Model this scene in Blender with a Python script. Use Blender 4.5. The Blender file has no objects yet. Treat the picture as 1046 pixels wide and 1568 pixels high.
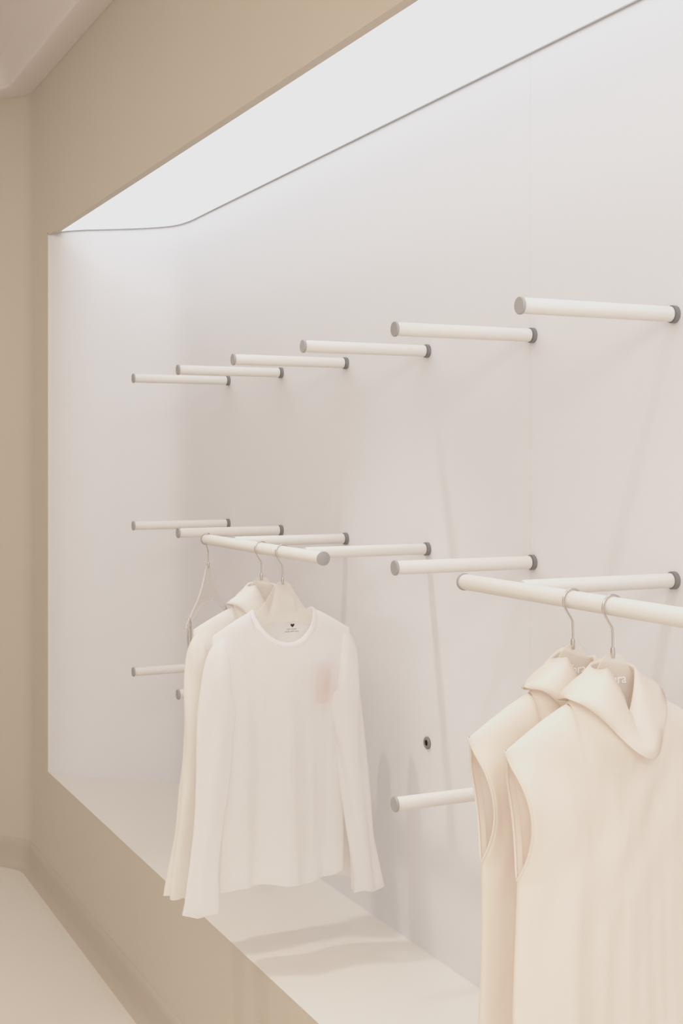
import bpy, bmesh, math, random
from mathutils import Vector, Matrix, noise
random.seed(3)
ZOOM=None
H=1.73
S=0.5
ZM=H-0.2305; ZT=ZM+0.5; ZB=ZM-0.495
XW=1.638; XF=1.291; XE=1.215
ZL=H-1.2525      # ledge
ZFB=H+0.888      # fascia bottom
ZP=H+0.896       # light panel
ZC=H+1.53        # ceiling
PITCH=0.476
Y1=1.988

def lin(c):
    return tuple(((v/255)/12.92 if v/255<=0.04045 else ((v/255+0.055)/1.055)**2.4) for v in c)
def mat(name,rgb,rough=0.6,metal=0.0,bump=0.0,bscale=200,var=0.0,vscale=3,spec=0.3,transp=0.0,transl=0.0):
    m=bpy.data.materials.new(name); m.use_nodes=True
    nt=m.node_tree; b=nt.nodes['Principled BSDF']; out=nt.nodes['Material Output']
    c=lin(rgb)+(1,)
    b.inputs['Base Color'].default_value=c
    b.inputs['Roughness'].default_value=rough; b.inputs['Metallic'].default_value=metal
    b.inputs['Specular IOR Level'].default_value=spec
    tc=nt.nodes.new('ShaderNodeTexCoord')
    if var>0:
        n=nt.nodes.new('ShaderNodeTexNoise'); n.inputs['Scale'].default_value=vscale; n.inputs['Detail'].default_value=3
        nt.links.new(tc.outputs['Object'],n.inputs['Vector'])
        mx=nt.nodes.new('ShaderNodeMix'); mx.data_type='RGBA'
        mx.inputs[6].default_value=tuple(v*(1-var) for v in c[:3])+(1,)
        mx.inputs[7].default_value=tuple(min(1,v*(1+var)) for v in c[:3])+(1,)
        nt.links.new(n.outputs['Fac'],mx.inputs[0]); nt.links.new(mx.outputs[2],b.inputs['Base Color'])
    if bump>0:
        n=nt.nodes.new('ShaderNodeTexNoise'); n.inputs['Scale'].default_value=bscale; n.inputs['Detail'].default_value=2
        nt.links.new(tc.outputs['Object'],n.inputs['Vector'])
        bp=nt.nodes.new('ShaderNodeBump'); bp.inputs['Strength'].default_value=bump; bp.inputs['Distance'].default_value=0.002
        nt.links.new(n.outputs['Fac'],bp.inputs['Height']); nt.links.new(bp.outputs['Normal'],b.inputs['Normal'])
    sh=b.outputs['BSDF']
    if transl>0:
        t=nt.nodes.new('ShaderNodeBsdfTranslucent'); t.inputs['Color'].default_value=c
        ms=nt.nodes.new('ShaderNodeMixShader'); ms.inputs[0].default_value=transl
        nt.links.new(sh,ms.inputs[1]); nt.links.new(t.outputs[0],ms.inputs[2]); sh=ms.outputs[0]
    if transp>0:
        t=nt.nodes.new('ShaderNodeBsdfTransparent')
        ms=nt.nodes.new('ShaderNodeMixShader'); ms.inputs[0].default_value=transp
        nt.links.new(sh,ms.inputs[1]); nt.links.new(t.outputs[0],ms.inputs[2]); sh=ms.outputs[0]
    nt.links.new(sh,out.inputs['Surface'])
    return m

M_niche=mat('niche_textile_panel',(227,226,228),0.7,bump=0.12,bscale=500)
M_fac=mat('beige_plaster',(205,194,178),0.75,bump=0.03,bscale=60,var=0.015)
M_ledge=mat('ledge_plaster',(229,223,215),0.35,var=0.01,spec=0.45)
M_floor=mat('microcement_floor',(229,222,211),0.45,var=0.015,vscale=2,spec=0.4)
M_base=mat('baseboard_paint',(193,180,164),0.6)
M_ceil=mat('ceiling_paint',(232,222,216),0.7)
M_left=mat('offwhite_paint',(232,226,220),0.7)
M_rod=mat('rod_cream',(230,225,219),0.5,bump=0.1,bscale=300)
M_cap=mat('rod_cap_grey',(168,166,164),0.45,metal=0.1)
M_dark=mat('rod_collar_dark',(132,130,128),0.5,metal=0.1)
M_hole=mat('socket_black',(15,15,15),0.8)
M_steel=mat('brushed_steel',(205,199,192),0.25,metal=1.0)
M_hang=mat('frosted_hanger',(240,231,221),0.3,transp=0.62,spec=0.5)
M_tee=mat('sheer_white_jersey',(254,251,249),0.85,bump=0.15,bscale=18,transp=0.25,transl=0.4,spec=0.1)
M_tee2=mat('ivory_jersey',(252,247,241),0.85,bump=0.15,bscale=18,transp=0.08,transl=0.35,spec=0.1)
M_cream=mat('cream_jersey',(252,242,232),0.85,bump=0.15,bscale=18,transl=0.3,spec=0.1)
M_print=mat('neck_print_black',(45,42,40),0.8)
M_tag=mat('pink_card',(222,172,158),0.8)
M_white=mat('logo_white',(250,248,245),0.6)
M_seam=mat('seam_shadow_grey',(217,214,213),0.7)
M_edge=mat('shadow_gap_grey',(176,174,172),0.5)  # grey that paints the shadow gap along the light panel
def emit(name,rgb,st):
    m=bpy.data.materials.new(name); m.use_nodes=True; nt=m.node_tree
    nt.nodes.remove(nt.nodes['Principled BSDF'])
    e=nt.nodes.new('ShaderNodeEmission'); e.inputs[0].default_value=lin(rgb)+(1,); e.inputs[1].default_value=st
    nt.links.new(e.outputs[0],nt.nodes['Material Output'].inputs[0]); return m
M_light=emit('stretch_lightbox',(247,250,255),2.1)

def obj(name,verts,faces,mats,fm=None,smooth=False,parent=None,loc=None,rot=None):
    me=bpy.data.meshes.new(name); me.from_pydata([tuple(v) for v in verts],[],faces)
    for m in (mats if isinstance(mats,list) else [mats]): me.materials.append(m)
    if fm:
        for p,i in zip(me.polygons,fm): p.material_index=i
    me.update()
    bm=bmesh.new(); bm.from_mesh(me); bmesh.ops.recalc_face_normals(bm,faces=bm.faces); bm.to_mesh(me); bm.free()
    if smooth:
        for p in me.polygons: p.use_smooth=True
    o=bpy.data.objects.new(name,me); bpy.context.scene.collection.objects.link(o)
    if parent: o.parent=parent
    if loc: o.location=loc
    if rot: o.rotation_euler=rot
    return o
def sharp(o,ang=35):
    bpy.context.view_layer.objects.active=o; o.select_set(True)
    try: bpy.ops.object.shade_smooth_by_angle(angle=math.radians(ang))
    except Exception: pass
    o.select_set(False)

# ---------- paths ----------
def catmull(pts,n=8):
    P=[pts[0]]+pts+[pts[-1]]; out=[]
    for i in range(1,len(P)-2):
        p0,p1,p2,p3=[Vector(p) for p in P[i-1:i+3]]
        for k in range(n):
            t=k/n
            out.append(0.5*((2*p1)+(-p0+p2)*t+(2*p0-5*p1+4*p2-p3)*t*t+(-p0+3*p1-3*p2+p3)*t**3))
    out.append(Vector(P[-2])); return out
YN=-2.2
niche=[Vector((XW,YN)),Vector((XW,1)),Vector((XW,3)),Vector((XW,4.5))]+catmull([(XW,4.66),(XW-0.002,4.79),(1.612,4.90),(1.54,4.99),(1.43,5.075),(1.33,5.14),(1.26,5.21),(XE,5.288)],8)
C0=Vector((XE,5.62)); D2=Vector((-0.61,0.79)).normalized()
N1=Vector((-1,0))
N2=Vector((-0.79,-0.61)).normalized()
def facpath(d,r=0.16,L=5.2):
    C=C0+(N1+N2)*d/(1+N1.dot(N2))
    th=math.acos(D2.y)
    tl=r*math.tan(th/2)
    a=C-Vector((0,tl)); cen=a+Vector((-r,0))
    pts=[Vector((XE-d,YN)),Vector((XE-d,0)),Vector((XE-d,2)),Vector((XE-d,4)),Vector((XE-d,5.288))]
    for k in range(11):
        an=th*k/10
        pts.append(cen+Vector((math.cos(an),math.sin(an)))*r)
    pts.append(C+D2*L); return pts
def wallstrip(name,pts,z0,z1,m,smooth=True):
    v=[];f=[]
    for p in pts: v+= [(p.x,p.y,z0),(p.x,p.y,z1)]
    for i in range(len(pts)-1): f.append((2*i,2*i+2,2*i+3,2*i+1))
    return obj(name,v,f,m,smooth=smooth)
def loft(name,rows,m,smooth=True,mats=None):
    n=len(rows[0]);v=[p for r in rows for p in r];f=[]
    for i in range(len(rows)-1):
        for j in range(n-1): f.append((i*n+j,i*n+j+1,(i+1)*n+j+1,(i+1)*n+j))
    return obj(name,v,f,m,smooth=smooth)

wallstrip('wall_niche',niche,ZL,ZP+0.03,M_niche)
def fan(name,z,th,m,xf,front=True):
    n=len(niche); v=[];f=[]
    for p in niche:
        yy=p.y
        v+=[(min(xf,p.x),yy,z),(p.x,yy,z),(min(xf,p.x),yy,z-th),(p.x,yy,z-th)]
    for i in range(n-1):
        a=4*i;b=4*i+4
        f+=[(a,a+1,b+1,b),(a+2,b+2,b+3,a+3),(a,b,b+2,a+2),(a+1,a+3,b+3,b+1)]
    f+=[(0,2,3,1)]
    return obj(name,v,f,m)
fan('display_ledge',ZL,ZL,M_ledge,XE+0.0005)
pan=fan('ceiling_light_panel',ZP+0.02,0.02,M_light,XE+0.024)
fr=[]
for off,dz in ((0.0,-0.005),(0.005,-0.005),(0.005,0.0),(0.0,0.0)):
    row=[]
    for i,p in enumerate(niche):
        a=niche[max(0,i-1)]; b=niche[min(len(niche)-1,i+1)]; t=(b-a).normalized(); nn=Vector((-t.y,t.x))
        q=p+nn*(off+0.0003); row.append((q.x,q.y,ZP+dz))
    fr.append(row)
loft('shadow_gap_strip',fr,M_edge)  # strip drawn as the dark gap shadow between wall and light panel

full=facpath(0)
wallstrip('wall_right_plinth',full[:5],0,ZL,M_fac,False)
def boxmesh(name,x0,x1,y0,y1,z0,z1,m,bev=0.0):
    v=[(x,y,z) for x in(x0,x1) for y in(y0,y1) for z in(z0,z1)]
    f=[(0,1,3,2),(4,6,7,5),(0,4,5,1),(2,3,7,6),(0,2,6,4),(1,5,7,3)]
    o=obj(name,v,f,m)
    if bev:
        md=o.modifiers.new('b','BEVEL'); md.width=bev; md.segments=3
    return o
boxmesh('wall_right_fascia',XE,XE+0.026,YN,5.288,ZFB,ZC+0.3,M_fac)
wallstrip('wall_right_end',full[4:],0,ZC+0.3,M_fac)
rows=[]
for d,z in ((0.0,0.118),(0.004,0.116),(0.010,0.108),(0.012,0.09),(0.013,0.03),(0.022,0.008),(0.04,0.0)):
    rows.append([(p.x,p.y,z) for p in facpath(d)])
loft('baseboard_right',rows,M_base)
rows=[]
for d,z in ((-0.01,0),(0.05,0),(0.098,0),(0.104,0.003),(0.108,0.012),(0.112,0.05),(0.125,0.09),(0.16,0.125),(0.25,0.15),(0.42,0.16),(0.7,0.16)):
    r=0.16+max(0,d)*0.9
    rows.append([(p.x,p.y,ZC+z) for p in facpath(d,r=r)])
last=rows[-1]
rows.append([(-2.7,p[1]-0.0,ZC+0.16) for p in last])
loft('ceiling',rows,M_ceil)
boxmesh('floor',-2.7,XE+0.5,YN,10.2,-0.05,0.0,M_floor)
boxmesh('wall_left',-2.8,-2.7,YN,10.2,-0.05,ZC+0.4,M_left)
boxmesh('panel_seam_strip',XW-0.0004,XW+0.001,2.4745,2.4755,ZL,ZP-0.006,M_seam)  # thin strip, slightly darker than the wall, drawn for the panel seam

# ---------- lathe ----------
def lathe(name,prof,mats,axis='X',seg=32,loc=(0,0,0),parent=None):
    v=[];f=[];fm=[]
    for (a,r,mi) in prof:
        for k in range(seg):
            t=2*math.pi*k/seg; c,s=r*math.cos(t),r*math.sin(t)
            v.append((a,c,s) if axis=='X' else (c,a,s))
    for i in range(len(prof)-1):
        for k in range(seg):
            k2=(k+1)%seg
            f.append((i*seg+k,i*seg+k2,(i+1)*seg+k2,(i+1)*seg+k)); fm.append(prof[i+1][2])
    f.append(tuple(range(seg))); fm.append(prof[0][2])
    f.append(tuple((len(prof)-1)*seg+k for k in range(seg))); fm.append(prof[-1][2])
    o=obj(name,v,f,mats,fm,loc=loc,parent=parent)
    for p in o.data.polygons: p.use_smooth=True
    sharp(o,40); return o
RODM=[M_rod,M_cap,M_dark]
L=XW-XF
def rod(y,z,capped=True):
    if capped:
        prof=[(0,0.0150,1),(0.0015,0.0162,1),(0.005,0.0162,1),(0.0055,0.0138,0),(0.012,0.0138,0),(0.013,0.0146,0),
              (L-0.012,0.0146,0),(L-0.0115,0.0138,0),(L-0.009,0.0138,2),(L-0.0085,0.0168,2),(L-0.001,0.0168,2),(L+0.001,0.0168,2)]
    else:
        prof=[(0.008,0.0125,0),(0.012,0.0140,0),
              (L-0.012,0.0140,0),(L-0.0115,0.0138,0),(L-0.009,0.0138,2),(L-0.0085,0.0168,2),(L-0.001,0.0168,2),(L+0.001,0.0168,2)]
    return lathe('wall_hanging_rod',prof,RODM,loc=(XF,y,z))
for k in range(-1,6): rod(Y1+PITCH*k,ZT)
for k in range(-1,6): rod(Y1+PITCH*k,ZM,capped=(k in (1,4,5)))
for k in (1,4,5): rod(Y1+PITCH*k,ZB)
for k in (-1,0,2,3):
    o=lathe('wall_rod_socket',[(-0.005,0.0075,1),(-0.006,0.0085,0),(-0.006,0.0135,0),(-0.004,0.0155,0),(0.0005,0.0155,0)],[M_dark,M_hole],loc=(XW,Y1+PITCH*k,ZB+0.005))
def rail(y0,y1):
    R=0.0150
    prof=[(y0,0.0150,1),(y0+0.001,0.0164,1),(y0+0.005,0.0164,1),(y0+0.0055,R-0.001,0),(y0+0.012,R,0),
          (y1-0.012,R,0),(y1-0.0055,R-0.001,0),(y1-0.005,0.0164,1),(y1-0.001,0.0164,1),(y1,0.0150,1)]
    return lathe('hanging_rail',prof,RODM,axis='Y',loc=(XF-0.004,0,ZM-0.004))
rail(2.806,3.62); rail(1.30,2.172)

def tubedata(pts,r,seg=10):
    v=[];f=[]; pts=[Vector(p) for p in pts]; n=len(pts)
    up=Vector((0,1,0))
    for i,p in enumerate(pts):
        t=(pts[min(i+1,n-1)]-pts[max(i-1,0)]).normalized()
        a=t.cross(up)
        if a.length<1e-3: a=t.cross(Vector((1,0,0)))
        a.normalize(); b=t.cross(a).normalized()
        for k in range(seg):
            an=2*math.pi*k/seg; v.append(p+a*r*math.cos(an)+b*r*math.sin(an))
    for i in range(n-1):
        for k in range(seg):
            k2=(k+1)%seg; f.append((i*seg+k,i*seg+k2,(i+1)*seg+k2,(i+1)*seg+k))
    f.append(tuple(range(seg))); f.append(tuple((n-1)*seg+k for k in range(seg)))
    return v,f
def hanger(y,rotz=0,text=None,w=0.172,name='clothes_hanger',straps=False):
    e=bpy.data.objects.new(name,None); bpy.context.scene.collection.objects.link(e)
    e.empty_display_size=0.05
    e.location=(XF-0.004,y,ZM-0.004); e.rotation_euler=(0,0,rotz)
    r=0.0192; cz=-0.0015
    pts=[(r*math.cos(math.radians(a)),0,cz+r*math.sin(math.radians(a))) for a in range(15,216,8)]
    pts+=[(q.x,0,q.y) for q in catmull([(r*math.cos(math.radians(216)),cz+r*math.sin(math.radians(216))),(-0.008,-0.024),(-0.0015,-0.034),(0,-0.045),(0,-0.082)],5)]
    v,f=tubedata(pts,0.0018); obj('hook',v,f,M_steel,smooth=True,parent=e)
    ferr=lathe('ferrule',[(-0.003,0.003,0),(0,0.0036,0),(0.012,0.0036,0),(0.014,0.003,0)],[M_steel],axis='X',seg=16,parent=e)
    ferr.rotation_euler=(0,math.radians(90),0); ferr.location=(0,0,-0.068)
    up=[(0.010,-0.074),(0.022,-0.084),(0.034,-0.105),(0.055,-0.135),(0.085,-0.164),(0.13,-0.194),(w-0.01,-0.217),(w,-0.224)]
    lo=[(w,-0.233),(w-0.012,-0.236),(0.13,-0.216),(0.085,-0.192),(0.04,-0.174)]
    half=up+lo
    poly=half+[(-x,z) for x,z in reversed(half)]
    th=0.002
    v=[(x,-th,z) for x,z in poly]+[(x,th,z) for x,z in poly]; n=len(poly)
    f=[tuple(range(n)),tuple(range(2*n-1,n-1,-1))]+[(i,(i+1)%n,(i+1)%n+n,i+n) for i in range(n)]
    b=obj('yoke',v,f,M_hang,parent=e)
    bm=bmesh.new(); bm.from_mesh(b.data); bmesh.ops.triangulate(bm,faces=[q for q in bm.faces if len(q.verts)>4]); bm.to_mesh(b.data); bm.free()
    if text:
        cu=bpy.data.curves.new('logo','FONT'); cu.body=text; cu.size=0.022; cu.extrude=0.0002; cu.align_x='CENTER'
        t=bpy.data.objects.new('logo',cu); bpy.context.scene.collection.objects.link(t); t.parent=e
        t.location=(0.010,-th-0.0006,-0.122); t.rotation_euler=(math.radians(90),0,0); cu.materials.append(M_white)
    if straps:
        for sx in (-1,1):
            pts=[(q.x,0,q.y) for q in catmull([(sx*0.150,-0.207),(sx*0.160,-0.25),(sx*0.150,-0.31),(sx*0.14,-0.325),(sx*0.135,-0.31),(sx*0.138,-0.25),(sx*0.142,-0.21)],6)]
            v,f=tubedata(pts,0.0026,8); obj('strap',v,f,M_steel,smooth=True,parent=e)
    return e

def smoothstep(a,b,x):
    t=max(0,min(1,(x-a)/(b-a))); return t*t*(3-2*t)

def garment(name,y,mat_,sleeves,collar,seed,zhem=-0.8175,fold=0.012,xoff=0.0,zo=0.0):
    rnd=random.Random(seed); ph=[rnd.uniform(0,6.28) for _ in range(12)]
    nz=seed*3.7
    sn=0.48 if not collar else 0.42
    zn=-0.147; zs=-0.200 if sleeves else -0.210
    fdip=0.080 if not collar else 0.055; bdip=0.022
    za=-0.375 if sleeves else -0.41
    NS=96;NT=100
    S_=[math.sin(math.pi/2*(-1+2*i/NS))*0.35+0.65*(-1+2*i/NS) for i in range(NS+1)]
    def ztop(s,front):
        a=abs(s)
        if a>=sn:
            k=(a-sn)/(1-sn); return zn+(zs-zn)*(k**1.15)
        d=fdip if front else bdip
        return zn-d*(1-(a/sn)**2)**0.62
    WT=0.185 if sleeves else 0.200
    def W(z):
        k=smoothstep(za-0.02,zs,z)
        base=(0.156 if sleeves else 0.176)+0.012*smoothstep(za,zhem,z)
        w=base+(WT-base)*k
        if not sleeves:
            q=max(0,min(1,(z-za)/(zs-za))); w-=0.020*math.sin(math.pi*q)
        return w
    def sideopen(z):
        if z<=za: return 0
        q=(z-za)/(zs-za)
        if q>=1: return 0
        return (0.028 if not sleeves else 0.030)*math.sin(math.pi*q)**0.8
    v=[];f=[]
    def pt(s,t,front):
        zt=ztop(s,front); z=zhem+(zt-zhem)*t
        w=W(min(z,zs)); x=s*w
        tz=max(0,min(1,(zs-z)/(zs-zhem)))
        body=(0.030+0.006*tz)*math.sqrt(max(0,1-s*s))
        so=sideopen(z)*abs(s)**6
        b=smoothstep(0.86,1.0,t)
        if abs(s)<sn:
            topd=0.050*math.sqrt(max(0,1-(abs(s)/sn)**2))
            u=max(0,(t-0.86)/0.14)
            sh=body*math.sqrt(max(0,1-u**3))
            d=max(sh*(1-b)+topd*b, sh if abs(s)>sn*0.9 else 0)
            if t>=1: d=topd
        else:
            u=max(0,(t-0.86)/0.14)
            d=body*math.sqrt(max(0,1-u**3))
        d+=so*(1-b**3)
        g=tz**0.8
        com=fold*g*(math.sin(5.0*s+ph[0]+0.8*tz)*0.9+math.sin(9*s+ph[1]-tz)*0.4)
        win=math.sqrt(max(0,1-s*s))
        ind=fold*0.5*(g*0.9+0.10)*win*(math.sin(10*s+ph[2 if front else 3]+1.2*tz)+0.55*math.sin(17*s+ph[4 if front else 5]-1.5*tz))*(1-b)
        dr=0.0026*win*math.sin((abs(s)*10+(1-t)*24)+ph[6])*smoothstep(0.5,0.75,t)*(1-smoothstep(0.88,1,t))
        # soft irregular drape creases: vertical low down, diagonal from the shoulders up high
        sk=smoothstep(0.35,0.85,t)
        q1=noise.noise(Vector((s*3.2*(1-0.4*sk)+sk*t*3*(1 if s>0 else -1),z*3.0*(1+sk),nz+(0 if front else 5))))
        q2=noise.noise(Vector((s*8.0,z*3.5,nz+9+(0 if front else 5))))
        cr=win*(1-b)*(0.0095*q1+0.0042*q2)*(0.5+0.6*g)
        hemr=-0.0010*(1 if z<zhem+0.018 else 0)*(1 if front else -1)
        yy=(-d if front else d)+com+ind+dr+cr+hemr
        zz=z+0.006*(1-t)**6*math.sin(4.5*s+ph[7])+0.0015*(1-t)**6*math.sin(15*s+ph[8])
        x+=0.004*g*math.sin(6*tz+ph[9])
        return (x+xoff,yy,zz)
    for front in (True,False):
        base=len(v)
        for j in range(NT+1):
            t=j/NT; t=1-(1-t)**1.3
            for s in S_: v.append(pt(s,t,front))
        n=NS+1
        for j in range(NT):
            for i in range(NS):
                a=base+j*n+i; f.append((a,a+1,a+n+1,a+n))
    def neck(theta):
        c=math.cos(theta); s=sn*c
        front=math.sin(theta)<0
        return Vector(pt(s*0.9999,1.0,front))
    K=72
    th=[2*math.pi*k/K for k in range(K)]
    base=len(v)
    rings=[]
    if not collar:
        for (sc,dz) in ((1.02,-0.002),(1.01,0.0010),(0.95,0.005),(0.90,0.0075),(0.895,0.0065),(0.92,0.003),(0.97,-0.003)):
            ring=[]
            for a in th:
                p=neck(a); ring.append((xoff+(p.x-xoff)*sc,p.y*sc,p.z+dz))
            rings.append(ring)
    else:
        def loop(hw,dp,zf):
            return [(xoff+hw*math.cos(a),dp*math.sin(a),zf(a)) for a in th]
        nk=[tuple(neck(a)) for a in th]
        fr=lambda a: max(0,-math.sin(a))
        def ang(a,c):
            d=(a-c+math.pi)%(2*math.pi)-math.pi; return d
        AV=math.radians(-76)
        def vn(a): return max(0,1-abs(ang(a,AV))/1.0)
        def dip(a):
            d=abs(ang(a,math.radians(-66))); return max(0,math.cos(min(d,math.pi/2)))
        def top(a):
            return -0.087-0.010*abs(math.cos(a))-0.078*vn(a)**1.2+0.002*math.sin(3*a+ph[10])
        def bot(a):
            return zn+0.002+0.008*math.cos(a)**2-0.088*dip(a)**1.7*fr(a)**0.5-0.012*max(0,math.sin(a))+0.003*math.sin(4*a+ph[11])*fr(a)
        l1=loop(0.060,0.034,lambda a:(zn*0.5+top(a)*0.5)-0.01*fr(a))
        l2=loop(0.036,0.026,lambda a:top(a)-0.002)
        l3=loop(0.039,0.030,lambda a:top(a)+0.0025)
        l4=loop(0.050,0.040,lambda a:top(a)*0.78+bot(a)*0.22)
        l4b=loop(0.066,0.050,lambda a:top(a)*0.52+bot(a)*0.48)
        l5=loop(0.082,0.057,lambda a:top(a)*0.25+bot(a)*0.75)
        l6=loop(0.094,0.064,lambda a:bot(a))
        l7=loop(0.0925,0.062,lambda a:bot(a)-0.0015)
        l8=loop(0.087,0.056,lambda a:bot(a)+0.006)
        rings=[nk,l1,l2,l3,l4,l4b,l5,l6,l7,l8]
        for ri,amp in {4:0.0015,5:0.004,6:0.005,7:0.004,8:0.004}.items():
            rings[ri]=[(x+amp*math.cos(a)*math.sin(5*a+ph[2]+ri*0.6),yv+amp*math.sin(a)*math.sin(5*a+ph[2]+ri*0.6),z) for (x,yv,z),a in zip(rings[ri],th)]
    for r in rings: v+=r
    for i in range(len(rings)-1):
        for k in range(K):
            k2=(k+1)%K; f.append((base+i*K+k,base+i*K+k2,base+(i+1)*K+k2,base+(i+1)*K+k))
    for sg in (-1,1):
        if sleeves:
            ctrl=[
             (0.146,-0.287,4,0.086,0.026),(0.152,-0.288,10,0.085,0.029),(0.161,-0.298,24,0.077,0.031),(0.168,-0.335,48,0.058,0.032),(0.174,-0.41,74,0.046,0.031),
             (0.184,-0.53,86,0.040,0.028),(0.197,-0.66,90,0.037,0.025),(0.212,-0.79,90,0.037,0.023),(0.217,-0.865,90,0.039,0.022)]
            C=catmull([Vector((c[0],c[1],c[2])) for c in ctrl],9); AB=catmull([Vector((c[3],c[4],0)) for c in ctrl],9)
            K2=40; base=len(v)
            for i,(c,ab) in enumerate(zip(C,AB)):
                g=i/(len(C)-1); an=math.radians(c.z)
                ax=Vector((math.sin(an),0,math.cos(an)))
                for k in range(K2):
                    q=2*math.pi*k/K2
                    rr=1+0.16*g*math.sin(3*q+ph[3]+2*g)+0.09*g*math.sin(5*q+ph[4]-3*g+sg)
                    rr+=0.24*min(1,3*g)*noise.noise(Vector((math.cos(q)*1.3,math.sin(q)*1.3+g*4,nz+g*5+sg*3)))
                    p=Vector((c.x,0,c.y))+ax*(ab.x*rr*math.cos(q))
                    yy=ab.y*rr*math.sin(q)+0.010*math.sin(5*g+ph[5]+sg)*g-0.014*g
                    xx=p.x+0.005*math.sin(7*g+ph[6]+sg)*g
                    zz=p.z+0.003*math.sin(11*g+3*q+ph[7])*min(1,4*g)
                    v.append((xoff+sg*xx,yy,zz))
            for i in range(len(C)-1):
                for k in range(K2):
                    k2=(k+1)%K2; f.append((base+i*K2+k,base+i*K2+k2,base+(i+1)*K2+k2,base+(i+1)*K2+k))
        else:
            pts=[]
            for front in (True,False):
                zz=[za+(zs-za)*q/16 for q in range(17)]
                if not front: zz=zz[::-1]
                for z in zz:
                    tt=(z-zhem)/(zs-zhem); pts.append(Vector(pt(sg,tt,front)))
            pts=[p for i,p in enumerate(pts) if i==0 or (p-pts[i-1]).length>1e-4]
            tv,tf=tubedata(pts+[pts[0]],0.0022,8)
            base=len(v); v+=[tuple(p) for p in tv]; f+=[tuple(base+i for i in q) for q in tf[:-2]]
            base=len(v)
            for p in pts+[pts[0]]:
                q=Vector((p.x-sg*0.012,p.y*0.95,p.z)); v.append(tuple(p)); v.append(tuple(q))
            for i in range(len(pts)): f.append((base+2*i,base+2*i+1,base+2*i+3,base+2*i+2))
    o=obj(name,v,f,mat_,smooth=True)
    bm=bmesh.new(); bm.from_mesh(o.data); bmesh.ops.remove_doubles(bm,verts=bm.verts,dist=0.00005); bmesh.ops.recalc_face_normals(bm,faces=bm.faces); bm.to_mesh(o.data); bm.free()
    for p in o.data.polygons: p.use_smooth=True
    o.location=(XF-0.004,y,ZM-0.004+zo)
    return o

YA=3.053; YB=3.194; YC=1.7115; YD=1.819
garment('long_sleeve_top',YA,M_tee,True,False,5,fold=0.013)
garment('long_sleeve_top',YB,M_tee2,True,True,11,fold=0.010)
garment('sleeveless_top',YC,M_cream,False,True,21,zhem=-0.80,fold=0.006)
garment('sleeveless_top',YD,M_cream,False,True,33,zhem=-0.80,fold=0.007)
ha=hanger(YA); hanger(YB); hanger(YC,text='bra'); hanger(YD,text='bra')
hanger(3.60,rotz=math.radians(50),straps=True)
o=bpy.data.objects['long_sleeve_top']
hv=[]
for k in range(24):
    t=2*math.pi*k/24; hv.append((0.00034*16*math.sin(t)**3,0,0.00034*(13*math.cos(t)-5*math.cos(2*t)-2*math.cos(3*t)-math.cos(4*t))))
obj('neck_print_heart',hv,[tuple(range(24))],M_print,parent=o,loc=(0.038,0.026,-0.188))
cu=bpy.data.curves.new('neck_print_text','FONT'); cu.body="soft cotton\nmade with care"; cu.size=0.006; cu.align_x='CENTER'; cu.materials.append(M_print)
t=bpy.data.objects.new('neck_print_text',cu); bpy.context.scene.collection.objects.link(t); t.parent=o; t.location=(0.036,0.026,-0.199); t.rotation_euler=(math.radians(90),0,0)
tg=boxmesh('care_tag',-0.02,0.02,-0.0005,0.0005,-0.05,0.05,M_tag); tg.parent=o; tg.location=(0.108,-0.004,-0.335)

def area(name,loc,rot,sx,sy,p,col):
    l=bpy.data.lights.new(name,'AREA'); l.shape='RECTANGLE'; l.size=sx; l.size_y=sy; l.energy=p; l.color=col
    o=bpy.data.objects.new(name,l); o.location=loc; o.rotation_euler=rot; bpy.context.scene.collection.objects.link(o); return o
area('room_fill_light',(-1.0,3.2,ZC+0.13),(0,0,0),2.2,6.0,57,(1,0.94,0.88))  # unseen area lamp added as warm room fill
area('room_fill_light',(-0.6,-1.0,ZC+0.05),(math.radians(40),0,math.radians(-20)),2.4,1.6,68,(1,0.945,0.905))  # second added fill, behind the camera and tilted towards the garments
def spot(loc,tgt,e,ang=50,r=0.04):
    l=bpy.data.lights.new('downlight','SPOT'); l.energy=e; l.spot_size=math.radians(ang); l.spot_blend=0.9; l.shadow_soft_size=r; l.color=(1,0.95,0.9)
    o=bpy.data.objects.new('downlight',l); o.location=loc
    d=Vector(tgt)-Vector(loc); o.rotation_euler=d.to_track_quat('-Z','Y').to_euler(); bpy.context.scene.collection.objects.link(o)
spot((0.50,3.25,ZC-0.02),(1.35,3.0,0.6),55,ang=46)
spot((0.45,1.5,ZC-0.02),(1.35,1.9,0.9),30,r=0.06)
w=bpy.data.worlds.new('World'); bpy.context.scene.world=w; w.use_nodes=True
bg=w.node_tree.nodes['Background']; bg.inputs[0].default_value=(1,0.965,0.935,1); bg.inputs[1].default_value=1.2

cam=bpy.data.cameras.new('Camera'); co=bpy.data.objects.new('Camera',cam); bpy.context.scene.collection.objects.link(co)
co.location=(0,0,H); co.rotation_euler=(math.radians(90),0,math.radians(-25.4))
cam.lens=46.7; cam.sensor_width=36; cam.shift_y=-0.053; cam.clip_start=0.05
if ZOOM:
    k,cx,cy=ZOOM
    cam.lens*=k; cam.shift_x=(cx-523)/1568*k; cam.shift_y=(784-cy)/1568*k-0.053*k
bpy.context.scene.camera=co
vs=bpy.context.scene.view_settings
vs.view_transform='Standard'; vs.look='None'; vs.exposure=0.0
vs.use_curve_mapping=True
cm=vs.curve_mapping
cm.use_clip=False; cm.extend='HORIZONTAL'
c=cm.curves[3]
c.points[0].location=(0,0); c.points[1].location=(2.5,0.95)
for x,yv in ((0.45,0.45),(0.75,0.68),(1.1,0.82),(1.6,0.91)): c.points.new(x,yv)
cm.update()
